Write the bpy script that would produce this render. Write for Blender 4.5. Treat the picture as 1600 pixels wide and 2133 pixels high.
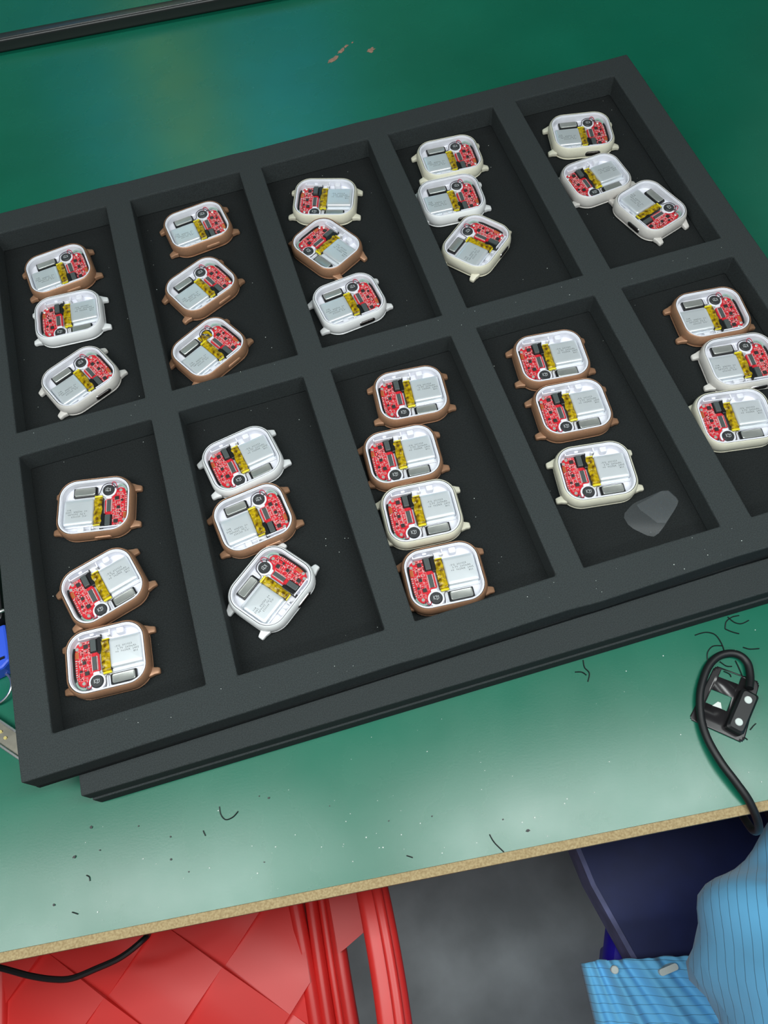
import bpy, bmesh, math, random
from mathutils import Vector, Matrix, noise

for o in list(bpy.data.objects):
    bpy.data.objects.remove(o, do_unlink=True)
scene = bpy.context.scene
COL = scene.collection
TT = 0.80                # table (mat) top height in metres, floor is 0
U = 0.00116              # metres per survey unit of the foam tray
TRAY_Z = TT + 38.5 * U   # top of the upper foam tray
FLOOR_Z = TRAY_Z - 13.87 * U   # bottom of the tray pockets

# ------------------------------------------------------------------ camera
cam_data = bpy.data.cameras.new('camera')
cam_data.sensor_fit = 'HORIZONTAL'
cam_data.sensor_width = 36.0
cam_data.lens = 36.0 * 1664.0 / 1600.0
cam_data.clip_start = 0.01
cam_data.clip_end = 50
cam = bpy.data.objects.new('camera', cam_data)
COL.objects.link(cam)
rx = Vector((0.9549851, -0.2926430, -0.0486158))
ry = Vector((-0.2844778, -0.8569376, -0.4298028))
rz = Vector((0.0841181, 0.4242854, -0.9016130))
M = Matrix((rx, -ry, -rz)).transposed().to_4x4()
M.translation = Vector((0.152198, -0.462986, 1.234871))
cam.matrix_world = M
scene.camera = cam

# ------------------------------------------------------------------ light and exposure
scene.view_settings.view_transform = 'Standard'
scene.view_settings.look = 'None'
scene.view_settings.gamma = 1.0
scene.view_settings.use_curve_mapping = False
scene.view_settings.exposure = 0.0
world = bpy.data.worlds.new('room_ambient')
scene.world = world
world.use_nodes = True
bg = world.node_tree.nodes['Background']
bg.inputs['Color'].default_value = (0.80, 0.95, 1.0, 1)
bg.inputs['Strength'].default_value = 0.08


def area(name, loc, size, size_y, power, rot=(0, 0, 0), color=(1, 1, 1)):
    d = bpy.data.lights.new(name, 'AREA')
    d.shape = 'RECTANGLE'
    d.size = size
    d.size_y = size_y
    d.energy = power
    d.color = color
    o = bpy.data.objects.new(name, d)
    o.location = loc
    o.rotation_euler = rot
    COL.objects.link(o)
    return o


LAMPS = [((-0.28, -0.370, TT + 0.68), 0.64, 0.12, 4.2),
         ((0.39, -0.455, TT + 0.68), 0.52, 0.12, 3.6),
         ((2.20, 0.95, TT + 1.10), 0.80, 0.14, 2.5),
         ((0.15, -1.25, TT + 1.25), 1.20, 0.20, 6.0)]  # last one: unseen fill lamp added to brighten chair, floor and sleeve
for i, (p, sx, sy, w) in enumerate(LAMPS):
    area('ceiling_light', p, sx, sy, w, (0, 0, math.radians(-6)), (0.95, 1.0, 0.985))


# ------------------------------------------------------------------ materials
def lin(v):
    v /= 255.0
    return v / 12.92 if v <= 0.04045 else ((v + 0.055) / 1.055) ** 2.4


def rgb(r, g, b):
    return (lin(r), lin(g), lin(b), 1.0)


def mat(name, col, rough=0.5, metal=0.0, var=0.0, scale=40.0, bump=0.0, bscale=200.0, spec=0.5, col2=None, detail=4.0, coat=0.0, coat_rough=0.1):
    m = bpy.data.materials.new(name)
    m.use_nodes = True
    nt = m.node_tree
    b = nt.nodes['Principled BSDF']
    b.inputs['Base Color'].default_value = col
    b.inputs['Roughness'].default_value = rough
    b.inputs['Metallic'].default_value = metal
    b.inputs['Specular IOR Level'].default_value = spec
    b.inputs['Coat Weight'].default_value = coat
    b.inputs['Coat Roughness'].default_value = coat_rough
    if var > 0 or bump > 0 or col2:
        tc = nt.nodes.new('ShaderNodeTexCoord')
    if var > 0 or col2:
        n = nt.nodes.new('ShaderNodeTexNoise')
        n.inputs['Scale'].default_value = scale
        n.inputs['Detail'].default_value = detail
        nt.links.new(tc.outputs['Object'], n.inputs['Vector'])
        r = nt.nodes.new('ShaderNodeValToRGB')
        r.color_ramp.elements[0].position = 0.35
        r.color_ramp.elements[1].position = 0.65
        if col2:
            r.color_ramp.elements[0].color = col
            r.color_ramp.elements[1].color = col2
        else:
            r.color_ramp.elements[0].color = tuple(c * (1 - var) for c in col[:3]) + (1,)
            r.color_ramp.elements[1].color = tuple(min(1, c * (1 + var)) for c in col[:3]) + (1,)
        nt.links.new(n.outputs['Fac'], r.inputs['Fac'])
        nt.links.new(r.outputs['Color'], b.inputs['Base Color'])
    if bump > 0:
        n2 = nt.nodes.new('ShaderNodeTexNoise')
        n2.inputs['Scale'].default_value = bscale
        n2.inputs['Detail'].default_value = 3
        nt.links.new(tc.outputs['Object'], n2.inputs['Vector'])
        bp = nt.nodes.new('ShaderNodeBump')
        bp.inputs['Strength'].default_value = bump
        bp.inputs['Distance'].default_value = 0.001
        nt.links.new(n2.outputs['Fac'], bp.inputs['Height'])
        nt.links.new(bp.outputs['Normal'], b.inputs['Normal'])
    return m


MT = {}
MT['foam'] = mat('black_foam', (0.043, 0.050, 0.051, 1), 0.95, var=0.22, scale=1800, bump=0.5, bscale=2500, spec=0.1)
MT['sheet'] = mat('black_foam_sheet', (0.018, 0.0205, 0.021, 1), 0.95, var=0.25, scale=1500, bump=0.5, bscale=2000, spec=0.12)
MT['gold'] = mat('bronze_paint', rgb(176, 133, 104), 0.40, 0.35, var=0.05, scale=900)
MT['cream'] = mat('cream_paint', rgb(226, 222, 202), 0.38, 0.0, var=0.02, scale=500)
MT['white'] = mat('white_paint', rgb(238, 239, 240), 0.35, 0.0)
MT['grey'] = mat('pale_grey_paint', rgb(214, 210, 205), 0.38, 0.0, var=0.02, scale=500)
MT['liner'] = mat('white_plastic_liner', rgb(232, 232, 240), 0.35, var=0.02, scale=300)
MT['pcb'] = mat('red_solder_mask', rgb(205, 38, 50), 0.35, var=0.15, scale=900)
MT['pad'] = mat('pale_component', rgb(218, 186, 186), 0.45, var=0.12, scale=900)
MT['tin'] = mat('bright_solder', rgb(225, 222, 215), 0.25, 0.6)
MT['chip'] = mat('dark_chip', rgb(52, 48, 48), 0.4)
MT['chip_grey'] = mat('connector_grey', rgb(78, 84, 84), 0.38)
MT['black'] = mat('black_plastic', rgb(24, 24, 26), 0.35)
MT['gum'] = mat('black_rubber', rgb(18, 20, 22), 0.5)
MT['gold_pad'] = mat('gold_contact', rgb(214, 150, 84), 0.3, 0.6)
MT['foil'] = mat('battery_foil', rgb(226, 231, 235), 0.40, 0.5, var=0.015, scale=150)
MT['foil_edge'] = mat('battery_foil_edge', rgb(226, 230, 236), 0.35, 0.3)
MT['ink'] = mat('grey_ink', rgb(74, 80, 84), 0.6)
MT['tape'] = mat('amber_tape', rgb(196, 166, 14), 0.22, 0.0, col2=rgb(92, 64, 6), scale=420, detail=2.0, bump=0.3, bscale=900)
MT['tape_lip'] = mat('bright_tape', rgb(226, 210, 40), 0.25)
MT['speaker'] = mat('speaker_steel', rgb(172, 174, 170), 0.38, 0.6, var=0.04, scale=300)
MT['motor'] = mat('motor_face', rgb(50, 51, 53), 0.45)
MT['mark'] = mat('motor_mark', rgb(170, 172, 174), 0.5)
MT['red_wire'] = mat('red_wire', rgb(190, 60, 80), 0.4)
MT['black_wire'] = mat('dark_wire', rgb(62, 52, 58), 0.4)
MT['green_flex'] = mat('green_flex', rgb(150, 175, 165), 0.4)
MT['chrome'] = mat('dark_chrome', rgb(92, 86, 84), 0.22, 0.9)
MT['silver'] = mat('silver_metal', rgb(205, 205, 205), 0.22, 0.9)
MT['red_plastic'] = mat('red_plastic', rgb(226, 52, 48), 0.36, var=0.05, scale=8)
MT['concrete'] = mat('grey_concrete', rgb(176, 184, 188), 0.75, var=0.22, scale=9, detail=8, bump=0.3, bscale=60)
MT['navy'] = mat('navy_board', rgb(26, 38, 92), 0.6, var=0.15, scale=30)
MT['navy_edge'] = mat('navy_board_edge', rgb(92, 96, 138), 0.6, var=0.2, scale=60)
MT['blue_plastic'] = mat('blue_plastic', rgb(38, 26, 170), 0.4)
MT['bright_blue'] = mat('bright_blue_plastic', rgb(50, 92, 226), 0.4)
MT['steel'] = mat('brushed_steel', rgb(150, 146, 134), 0.3, 0.85, var=0.1, scale=200)
MT['glint_yellow'] = mat('pale_glint', rgb(206, 190, 120), 0.35, 0.5)
MT['skin'] = mat('skin', rgb(214, 164, 136), 0.5)
MT['hair'] = mat('black_hair', rgb(22, 20, 20), 0.5)
MT['wall'] = mat('dim_green_wall', rgb(24, 60, 38), 0.7, var=0.1, scale=3)
MT['cloth_a'] = mat('blue_cloth', rgb(60, 150, 200), 0.8)
MT['cloth_b'] = mat('olive_cloth', rgb(190, 196, 120), 0.8)
MT['cloth_c'] = mat('teal_blue_cloth', rgb(70, 160, 210), 0.8)
MT['tag'] = mat('white_cloth_tag', rgb(205, 214, 210), 0.7)
MT['worn'] = mat('worn_brown', rgb(150, 116, 98), 0.6, var=0.2, scale=300)
MT['trouser'] = mat('dark_trousers', rgb(34, 38, 52), 0.8)
MT['shoe'] = mat('black_shoe', rgb(24, 24, 26), 0.5)
MT['lamp_body'] = mat('lamp_housing', rgb(220, 222, 222), 0.5)
MT['dust'] = mat('white_dust', rgb(215, 222, 218), 0.6)
MT['film'] = mat('black_film', rgb(34, 32, 34), 0.24)
MT['belt_rail'] = mat('black_rail', rgb(40, 42, 42), 0.3)


def mat_clear():
    m = mat('clear_film', (0.30, 0.33, 0.35, 1), 0.27, spec=1.0)
    nt = m.node_tree
    b = nt.nodes['Principled BSDF']
    tr = nt.nodes.new('ShaderNodeBsdfTransparent')
    mx = nt.nodes.new('ShaderNodeMixShader')
    mx.inputs['Fac'].default_value = 0.13
    nt.links.new(tr.outputs[0], mx.inputs[1])
    nt.links.new(b.outputs[0], mx.inputs[2])
    nt.links.new(mx.outputs[0], nt.nodes['Material Output'].inputs['Surface'])
    return m


MT['clear'] = mat_clear()


def mat_mat(name, c1, c2):
    """glossy green anti-static vinyl with cloudy tone, fine scratches and slight waviness"""
    m = mat(name, c1, 0.3, col2=c2, scale=7.0, detail=6)
    nt = m.node_tree
    b = nt.nodes['Principled BSDF']
    tc = nt.nodes['Texture Coordinate']
    n = nt.nodes.new('ShaderNodeTexNoise')
    n.inputs['Scale'].default_value = 30
    n.inputs['Detail'].default_value = 8
    nt.links.new(tc.outputs['Object'], n.inputs['Vector'])
    mr = nt.nodes.new('ShaderNodeMapRange')
    mr.inputs['To Min'].default_value = 0.21
    mr.inputs['To Max'].default_value = 0.33
    nt.links.new(n.outputs['Fac'], mr.inputs['Value'])
    nt.links.new(mr.outputs['Result'], b.inputs['Roughness'])
    n2 = nt.nodes.new('ShaderNodeTexNoise')
    n2.inputs['Scale'].default_value = 900
    nt.links.new(tc.outputs['Object'], n2.inputs['Vector'])
    bp = nt.nodes.new('ShaderNodeBump')
    bp.inputs['Strength'].default_value = 0.04
    bp.inputs['Distance'].default_value = 0.0003
    nt.links.new(n2.outputs['Fac'], bp.inputs['Height'])
    nt.links.new(bp.outputs['Normal'], b.inputs['Normal'])
    return m


MT['mat'] = mat_mat('green_vinyl', (0.004, 0.118, 0.068, 1), (0.006, 0.148, 0.088, 1))
MT['belt'] = mat_mat('green_belt', (0.004, 0.11, 0.07, 1), (0.006, 0.13, 0.085, 1))
MT['board'] = mat('chipboard', rgb(176, 156, 116), 0.8, col2=rgb(148, 126, 88), scale=900, detail=5, bump=0.2, bscale=900)


def mat_cloth():
    """light blue cloth with thin dark conductive stripes along object X"""
    m = mat('blue_striped_cloth', rgb(108, 190, 238), 0.8)
    nt = m.node_tree
    b = nt.nodes['Principled BSDF']
    uv = nt.nodes.new('ShaderNodeUVMap')
    sep = nt.nodes.new('ShaderNodeSeparateXYZ')
    nt.links.new(uv.outputs['UV'], sep.inputs[0])
    mul = nt.nodes.new('ShaderNodeMath')
    mul.operation = 'MULTIPLY'
    mul.inputs[1].default_value = 165.0
    nt.links.new(sep.outputs['X'], mul.inputs[0])
    fr = nt.nodes.new('ShaderNodeMath')
    fr.operation = 'FRACT'
    nt.links.new(mul.outputs[0], fr.inputs[0])
    lt = nt.nodes.new('ShaderNodeMath')
    lt.operation = 'LESS_THAN'
    lt.inputs[1].default_value = 0.06
    nt.links.new(fr.outputs[0], lt.inputs[0])
    mx = nt.nodes.new('ShaderNodeMix')
    mx.data_type = 'RGBA'
    mx.inputs[6].default_value = rgb(108, 190, 238)
    mx.inputs[7].default_value = rgb(66, 116, 150)
    nt.links.new(lt.outputs[0], mx.inputs[0])
    nt.links.new(mx.outputs[2], b.inputs['Base Color'])
    b.inputs['Sheen Weight'].default_value = 0.2
    return m


MT['cloth'] = mat_cloth()


# ------------------------------------------------------------------ mesh helpers
def mesh_from(bm, name, mats, smooth=False, angle=None):
    me = bpy.data.meshes.new(name)
    bmesh.ops.recalc_face_normals(bm, faces=bm.faces)
    bm.to_mesh(me)
    bm.free()
    for m in (mats if isinstance(mats, (list, tuple)) else [mats]):
        me.materials.append(m)
    if smooth:
        me.polygons.foreach_set('use_smooth', [True] * len(me.polygons))
        if angle:
            try:
                me.set_sharp_from_angle(angle=math.radians(angle))
            except Exception:
                pass
    return me


def link(name, me, parent=None, loc=None, rot=None):
    o = bpy.data.objects.new(name, me)
    COL.objects.link(o)
    if parent is not None:
        o.parent = parent
    if loc is not None:
        o.location = loc
    if rot is not None:
        o.rotation_euler = rot
    return o


def obj(name, bm, m, parent=None, smooth=False, angle=40, loc=None, rot=None):
    return link(name, mesh_from(bm, name, m, smooth, angle), parent, loc, rot)


def tag(o, label, cat, group=None, kind=None):
    if label:
        o['label'] = label
    if cat:
        o['category'] = cat
    if group:
        o['group'] = group
    if kind:
        o['kind'] = kind
    return o


def thing(name, label, cat, loc=(0, 0, 0), rotz=0.0, group=None):
    o = bpy.data.objects.new(name, None)
    o.empty_display_size = 0.02
    COL.objects.link(o)
    o.location = loc
    o.rotation_euler = (0, 0, rotz)
    return tag(o, label, cat, group)


def rrect(a, b, r, n=7):
    """rounded rectangle ring, half sizes a, b"""
    r = max(min(r, a - 1e-6, b - 1e-6), 1e-6)
    pts = []
    for cx, cy, a0 in ((a - r, b - r, 0), (-a + r, b - r, 90), (-a + r, -b + r, 180), (a - r, -b + r, 270)):
        for k in range(n + 1):
            t = math.radians(a0 + 90.0 * k / n)
            pts.append((cx + r * math.cos(t), cy + r * math.sin(t)))
    return pts


def loft(bm, rings, cap0=True, cap1=True, mi=0):
    """rings: lists of 3-D points, same count"""
    vs = [[bm.verts.new(p) for p in ring] for ring in rings]
    n = len(vs[0])
    for i in range(len(vs) - 1):
        for j in range(n):
            f = bm.faces.new((vs[i][j], vs[i][(j + 1) % n], vs[i + 1][(j + 1) % n], vs[i + 1][j]))
            f.material_index = mi
    if cap0:
        bm.faces.new(list(reversed(vs[0]))).material_index = mi
    if cap1:
        bm.faces.new(vs[-1]).material_index = mi
    return vs


def box(bm, x0, x1, y0, y1, z0, z1, mi=0, bev=0.0):
    """box with its vertical and top edges chamfered when bev > 0"""
    if bev <= 0:
        vs = [bm.verts.new((x, y, z)) for z in (z0, z1) for x, y in ((x0, y0), (x1, y0), (x1, y1), (x0, y1))]
        for f in ((3, 2, 1, 0), (4, 5, 6, 7), (0, 1, 5, 4), (1, 2, 6, 5), (2, 3, 7, 6), (3, 0, 4, 7)):
            bm.faces.new([vs[i] for i in f]).material_index = mi
        return
    cx, cy, a, b = (x0 + x1) / 2, (y0 + y1) / 2, (x1 - x0) / 2, (y1 - y0) / 2

    def ring(i, z):
        return [(cx + p[0], cy + p[1], z) for p in rrect(a - i, b - i, max(bev - i, bev * 0.35), 2)]
    loft(bm, [ring(0, z0), ring(0, z1 - bev), ring(bev * 0.3, z1 - bev * 0.3), ring(bev, z1)], mi=mi)


def prism(bm, pts, z0, z1, mi=0):
    loft(bm, [[(p[0], p[1], z0) for p in pts], [(p[0], p[1], z1) for p in pts]], mi=mi)


def disc(bm, cx, cy, r, z0, z1, n=20, bev=0.0, mi=0):
    def ring(rr, z):
        return [(cx + rr * math.cos(2 * math.pi * k / n), cy + rr * math.sin(2 * math.pi * k / n), z) for k in range(n)]
    rings = [ring(r, z0), ring(r, z1 - bev)]
    if bev > 0:
        rings += [ring(r - bev, z1)]
    loft(bm, rings, mi=mi)


def catmull(pts, seg=6):
    P = [Vector(p) for p in pts]
    out = []
    for i in range(len(P) - 1):
        p0 = P[max(i - 1, 0)]
        p1, p2 = P[i], P[i + 1]
        p3 = P[min(i + 2, len(P) - 1)]
        for k in range(seg):
            t = k / seg
            out.append(0.5 * ((2 * p1) + (-p0 + p2) * t + (2 * p0 - 5 * p1 + 4 * p2 - p3) * t * t + (-p0 + 3 * p1 - 3 * p2 + p3) * t ** 3))
    out.append(P[-1])
    return out


def tube(bm, pts, r, n=8, seg=5, mi=0, taper=None):
    C = catmull(pts, seg) if seg > 1 else [Vector(p) for p in pts]
    rings = []
    up = Vector((0, 0, 1))
    for i, c in enumerate(C):
        t = (C[min(i + 1, len(C) - 1)] - C[max(i - 1, 0)]).normalized()
        s = t.cross(up)
        if s.length < 1e-4:
            s = Vector((1, 0, 0))
        s.normalize()
        w = s.cross(t)
        rr = r if taper is None else r * taper(i / (len(C) - 1))
        rings.append([tuple(c + s * rr * math.cos(2 * math.pi * k / n) + w * rr * math.sin(2 * math.pi * k / n)) for k in range(n)])
    loft(bm, rings, mi=mi)


def grid(bm, nx, ny, fn, mi=0):
    vs = [[bm.verts.new(fn(i / nx, j / ny)) for i in range(nx + 1)] for j in range(ny + 1)]
    for j in range(ny):
        for i in range(nx):
            bm.faces.new((vs[j][i], vs[j][i + 1], vs[j + 1][i + 1], vs[j + 1][i])).material_index = mi
    return vs


def scaled(bm, s=0.001):
    bmesh.ops.scale(bm, vec=(s, s, s), verts=bm.verts)
    return bm


# ------------------------------------------------------------------ setting: floor, walls, ceiling
bm = bmesh.new()
box(bm, -2.4, 3.0, -2.2, 2.6, -0.05, 0.0)
tag(obj('floor', bm, MT['concrete']), 'worn grey concrete workshop floor below the bench', None, kind='structure')

# ------------------------------------------------------------------ bench with green mat
BENCH_ANG = math.radians(-6.85)
BX, BY = 0.13415, -0.44965           # a point on the front edge of the mat
bench = thing('work_bench', 'long chipboard work bench covered with a glossy green anti-static mat', 'bench', (BX, BY, 0), BENCH_ANG)
bm = bmesh.new()
RA = math.atan2(0.2587 - 0.2742, 0.2271 - 0.0072)     # direction of the black rail
R0 = Vector((0.0072, 0.2690, 0))
_l = (Matrix.Translation((BX, BY, 0)) @ Matrix.Rotation(BENCH_ANG, 4, 'Z')).inverted() @ R0


def back_y(x):
    return _l.y + 0.006 + (x - _l.x) * math.tan(RA - BENCH_ANG)


prism(bm, [(-1.25, -0.0046), (1.35, -0.0046), (1.35, back_y(1.35)), (-1.25, back_y(-1.25))], TT - 0.024, TT - 0.002)
obj('bench_board', bm, MT['board'], bench)
bm = bmesh.new()


def matfn(u, v):
    x = -1.25 + 2.6 * u
    y = back_y(x) * v
    z = TT
    if v < 0.02:
        z += 0.0003 * math.sin(x * 60) * (1 - v / 0.02)
    # small dent near the front edge
    d = math.hypot(x + 0.143, y - 0.0095)
    z += 0.0003 * math.exp(-(d / 0.003) ** 2)
    return (x, y, z)


grid(bm, 400, 60, matfn)
low = bmesh.new()
top = mesh_from(bm, 'green_mat', MT['mat'], True)
low.free()
link('green_mat', top, bench)
bm = bmesh.new()
prism(bm, [(-1.25, 0.0), (1.35, 0.0), (1.35, back_y(1.35)), (-1.25, back_y(-1.25))], TT - 0.002, TT - 0.0007)
obj('mat_backing', bm, MT['black'], bench)
for x in (-1.15, 1.22):
    for y in (0.06, 0.64):
        bm = bmesh.new()
        box(bm, x, x + 0.04, y, y + 0.04, 0, TT - 0.024, bev=0.003)
        obj('leg', bm, MT['steel'], bench)
# worn spots on the mat
random.seed(5)
inv = Matrix.Translation((BX, BY, 0)) @ Matrix.Rotation(BENCH_ANG, 4, 'Z')
inv = inv.inverted()
for (x, y, r, st) in ((0.2745, 0.1530, 0.0028, 1.9), (0.2840, 0.1612, 0.0022, 2.2), (0.2895, 0.1656, 0.0016, 1.2), (0.2958, 0.1683, 0.0010, 1.2), (0.3072, 0.1530, 0.0032, 1.3)):
    bm = bmesh.new()
    p = inv @ Vector((x, y, TT))
    pts = []
    for k in range(14):
        t = 2 * math.pi * k / 14
        rr = r * (0.65 + 0.6 * random.random())
        pts.append((rr * math.cos(t) * 0.8, rr * math.sin(t) * st))
    prism(bm, pts, -0.0002, 0.00025)
    obj('worn_spot', bm, MT['worn'], bench, loc=(p.x, p.y, TT), rot=(0, 0, math.radians(-50)))

# black rail and conveyor belt behind the bench
rail = bmesh.new()
a = RA
d = Vector((math.cos(a), math.sin(a), 0))
prof = rrect(0.0055, 0.006, 0.003, 4)
nrm = Vector((-d.y, d.x, 0))
rings = []
for s in (-1.1, 1.3):
    c = R0 + d * s
    rings.append([tuple(c + nrm * p[0] + Vector((0, 0, TT + 0.006 + p[1]))) for p in prof])
loft(rail, rings)
tag(obj('edge_rail', rail, MT['belt_rail'], None, True), 'round black rail along the rear edge of the green mat', 'rail')
belt = thing('conveyor_belt', 'dark teal conveyor belt beyond the black rail in the top left corner', 'conveyor', tuple(R0), a)
bm = bmesh.new()
box(bm, -1.1, 1.3, 0.0075, 0.42, TT - 0.006, TT - 0.001)
obj('belt', bm, MT['belt'], belt)
bm = bmesh.new()
box(bm, -1.1, 1.3, 0.012, 0.40, TT - 0.09, TT - 0.007)
obj('frame', bm, MT['steel'], belt)
for x in (-1.0, 1.2):
    for y in (0.03, 0.34):
        bm = bmesh.new()
        box(bm, x, x + 0.05, y, y + 0.05, 0, TT - 0.09)
        obj('leg', bm, MT['steel'], belt)

bm = bmesh.new()
box(bm, -1.6, 2.6, 1.10, 1.16, 0.0, 2.4)  # unseen partition added as backdrop for the mat reflections
tag(obj('reflection_wall', bm, MT['wall']), 'added dim green partition behind the reflected cloths', None, kind='structure')
for x0, x1, z0, z1, mk, lab in ((-0.10, 0.06, 0.46, 0.98, 'cloth_a', 'blue cloth added for mat reflections, left of the olive one'),
                                (0.075, 0.185, 0.40, 0.98, 'cloth_b', 'olive cloth added for mat reflections between two blue ones'),
                                (0.225, 0.47, 0.50, 0.98, 'cloth_c', 'wide blue cloth added for mat reflections, right of the olive one')):
    t = thing('reflection_cloth', lab, 'cloth', ((x0 + x1) / 2, 1.06, TT + z0), 0, 'cloths added for mat reflections')  # unseen cloths added so the mat mirrors blue and olive smears
    bm = bmesh.new()
    hw = (x1 - x0) / 2
    grid(bm, 40, 20, lambda u, v: (hw * (2 * u - 1) * (0.94 + 0.06 * v), 0.012 * math.sin(u * 19) * (1.2 - v), (z1 - z0) * v))
    o = obj('cloth', bm, MT[mk], t, True)
    sd = o.modifiers.new('thickness', 'SOLIDIFY')
    sd.thickness = 0.003
    bm = bmesh.new()
    tube(bm, [(-hw - 0.01, 0, z1 - z0 + 0.004), (hw + 0.01, 0, z1 - z0 + 0.004)], 0.006, 8, 1)
    obj('rod', bm, MT['steel'], t, True)
t = thing('cloth_fill_lamp', 'added lamp over the conveyor lighting the reflected cloths', 'lamp', (0.2, 0.52, TT + 1.12))  # unseen lamp added to light the cloths that the mat mirrors
bm = bmesh.new()
box(bm, -0.43, 0.43, -0.06, 0.06, 0.004, 0.05, bev=0.006)
obj('housing', bm, MT['lamp_body'], t).rotation_euler = (math.radians(62), 0, 0)
area('cloth_fill_light', (0.2, 0.52, TT + 1.12), 0.8, 0.09, 20.0, (math.radians(62), 0, 0), (0.95, 1.0, 0.985))

# ------------------------------------------------------------------ foam trays
XS = [-15.35, 0.0, 66.0, 79.97, 146.1, 160.0, 225.7, 239.1, 305.6, 321.0, 385.0, 401.5]
YS = [-311.75, -295.36, -154.12, -140.34, 0.0, 16.1]


def tray_mesh(T, jitter=0.0):
    """grid of walls around ten open pockets, thickness T (survey units)"""
    bm = bmesh.new()
    random.seed(11)
    top = {}
    bot = {}
    for j, y in enumerate(YS):
        for i, x in enumerate(XS):
            jx = random.uniform(-jitter, jitter)
            jy = random.uniform(-jitter, jitter)
            top[i, j] = bm.verts.new(((x + jx) * U, (y + jy) * U, 0))
            bot[i, j] = bm.verts.new(((x + jx) * U, (y + jy) * U, -T * U))
    hole = lambda i, j: (i % 2 == 1) and (j in (1, 3)) and 0 <= i < len(XS) - 1
    for j in range(len(YS) - 1):
        for i in range(len(XS) - 1):
            if hole(i, j):
                bm.faces.new((top[i, j], bot[i, j], bot[i + 1, j], top[i + 1, j]))
                bm.faces.new((top[i + 1, j], bot[i + 1, j], bot[i + 1, j + 1], top[i + 1, j + 1]))
                bm.faces.new((top[i + 1, j + 1], bot[i + 1, j + 1], bot[i, j + 1], top[i, j + 1]))
                bm.faces.new((top[i, j + 1], bot[i, j + 1], bot[i, j], top[i, j]))
            else:
                bm.faces.new((top[i, j], top[i + 1, j], top[i + 1, j + 1], top[i, j + 1]))
                bm.faces.new((bot[i, j], bot[i, j + 1], bot[i + 1, j + 1], bot[i + 1, j]))
    nx, ny = len(XS) - 1, len(YS) - 1
    for i in range(nx):
        bm.faces.new((top[i, 0], bot[i, 0], bot[i + 1, 0], top[i + 1, 0]))
        bm.faces.new((top[i + 1, ny], bot[i + 1, ny], bot[i, ny], top[i, ny]))
    for j in range(ny):
        bm.faces.new((top[0, j + 1], bot[0, j + 1], bot[0, j], top[0, j]))
        bm.faces.new((top[nx, j], bot[nx, j], bot[nx, j + 1], top[nx, j + 1]))
    return bm


def base_mesh(T, ox=0.0, oy=0.0):
    bm = bmesh.new()
    box(bm, (XS[0] + ox) * U, (XS[-1] + ox) * U, (YS[0] + oy) * U, (YS[-1] + oy) * U, -T * U, 0)
    return bm


def add_bevel(o, w, seg=2):
    m = o.modifiers.new('soft_edge', 'BEVEL')
    m.width = w
    m.segments = seg
    m.limit_method = 'ANGLE'
    return o


TOPT = 17.5
tray = thing('foam_tray', 'black foam tray with ten pockets holding opened smartwatches, upper of two', 'tray', (0, 0, TRAY_Z))
add_bevel(obj('pocket_frame', tray_mesh(13.87, 0.5), MT['foam'], tray), 0.0009)
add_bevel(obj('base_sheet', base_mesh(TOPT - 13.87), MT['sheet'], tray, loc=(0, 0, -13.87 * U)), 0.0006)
# lower tray: its front left corner shows at the lower left
LA = math.radians(-1.15)
cl = Vector((0.0017, -0.3717, TRAY_Z - TOPT * U))
off = Matrix.Rotation(LA, 3, 'Z') @ Vector((XS[0] * U * 0.93, YS[0] * U * 0.93, 0))
tray2 = thing('foam_tray', 'lower black foam tray jutting out beneath the upper tray along the bench front', 'tray', tuple(cl - off), LA)
tray2.scale = (0.93, 0.93, 1)
add_bevel(obj('pocket_frame', tray_mesh(10.6), MT['foam'], tray2), 0.0009)
add_bevel(obj('base_sheet', base_mesh(10.35, 1.0, -0.9), MT['foam'], tray2, loc=(0, 0, -10.6 * U)), 0.0006)

# ------------------------------------------------------------------ opened smartwatch (local millimetres)
A, B, RC = 21.9, 18.5, 11.5
HR = 9.86


def cring(z, i, n=9):
    return [(p[0], p[1], z) for p in rrect(A - i, B - i, RC - i, n)]


bm = bmesh.new()
loft(bm, [cring(0, 8), cring(0.5, 5), cring(0.9, 1.5), cring(1.0, 0.6), cring(1.45, 0.3), cring(1.75, 0.4), cring(1.8, 0.8),
          cring(2.4, 0.5), cring(3.3, 0.18), cring(4.6, 0), cring(6.0, 0.05), cring(7.3, 0.22), cring(8.4, 0.55), cring(9.2, 0.95),
          cring(9.7, 1.3), cring(HR, 1.52), cring(9.8, 1.66), cring(6.0, 1.72)], cap1=False)
ME_CASE = {}
me0 = mesh_from(scaled(bm), 'case', MT['gold'], True, 50)
for k in ('gold', 'cream', 'white', 'grey'):
    m = me0 if k == 'gold' else me0.copy()
    m.materials.clear()
    m.materials.append(MT[k])
    ME_CASE[k] = m

bm = bmesh.new()
loft(bm, [cring(6.1, 2.0), cring(9.45, 2.0), cring(9.6, 2.1), cring(9.6, 2.72), cring(9.45, 2.85), cring(8.9, 2.9), cring(8.85, 3.15), cring(4.6, 3.4), cring(4.0, 4.0)], cap0=False, cap1=True)
ME_LINER = mesh_from(scaled(bm), 'inner_frame', MT['liner'], True, 40)

bm = bmesh.new()
loft(bm, [cring(9.0, 1.66), cring(9.42, 1.68), cring(9.42, 1.98), cring(9.0, 2.0)], False, False)
ME_SEAL = mesh_from(scaled(bm), 'seal_groove', MT['black'], True, 40)

# lug: prong reaching out from the short sides
bm = bmesh.new()


def lring(u, hw, z0, z1, r=0.5):
    c = (z0 + z1) / 2
    return [(u, p[0], c + p[1]) for p in rrect(hw, (z1 - z0) / 2, r, 2)]


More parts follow.
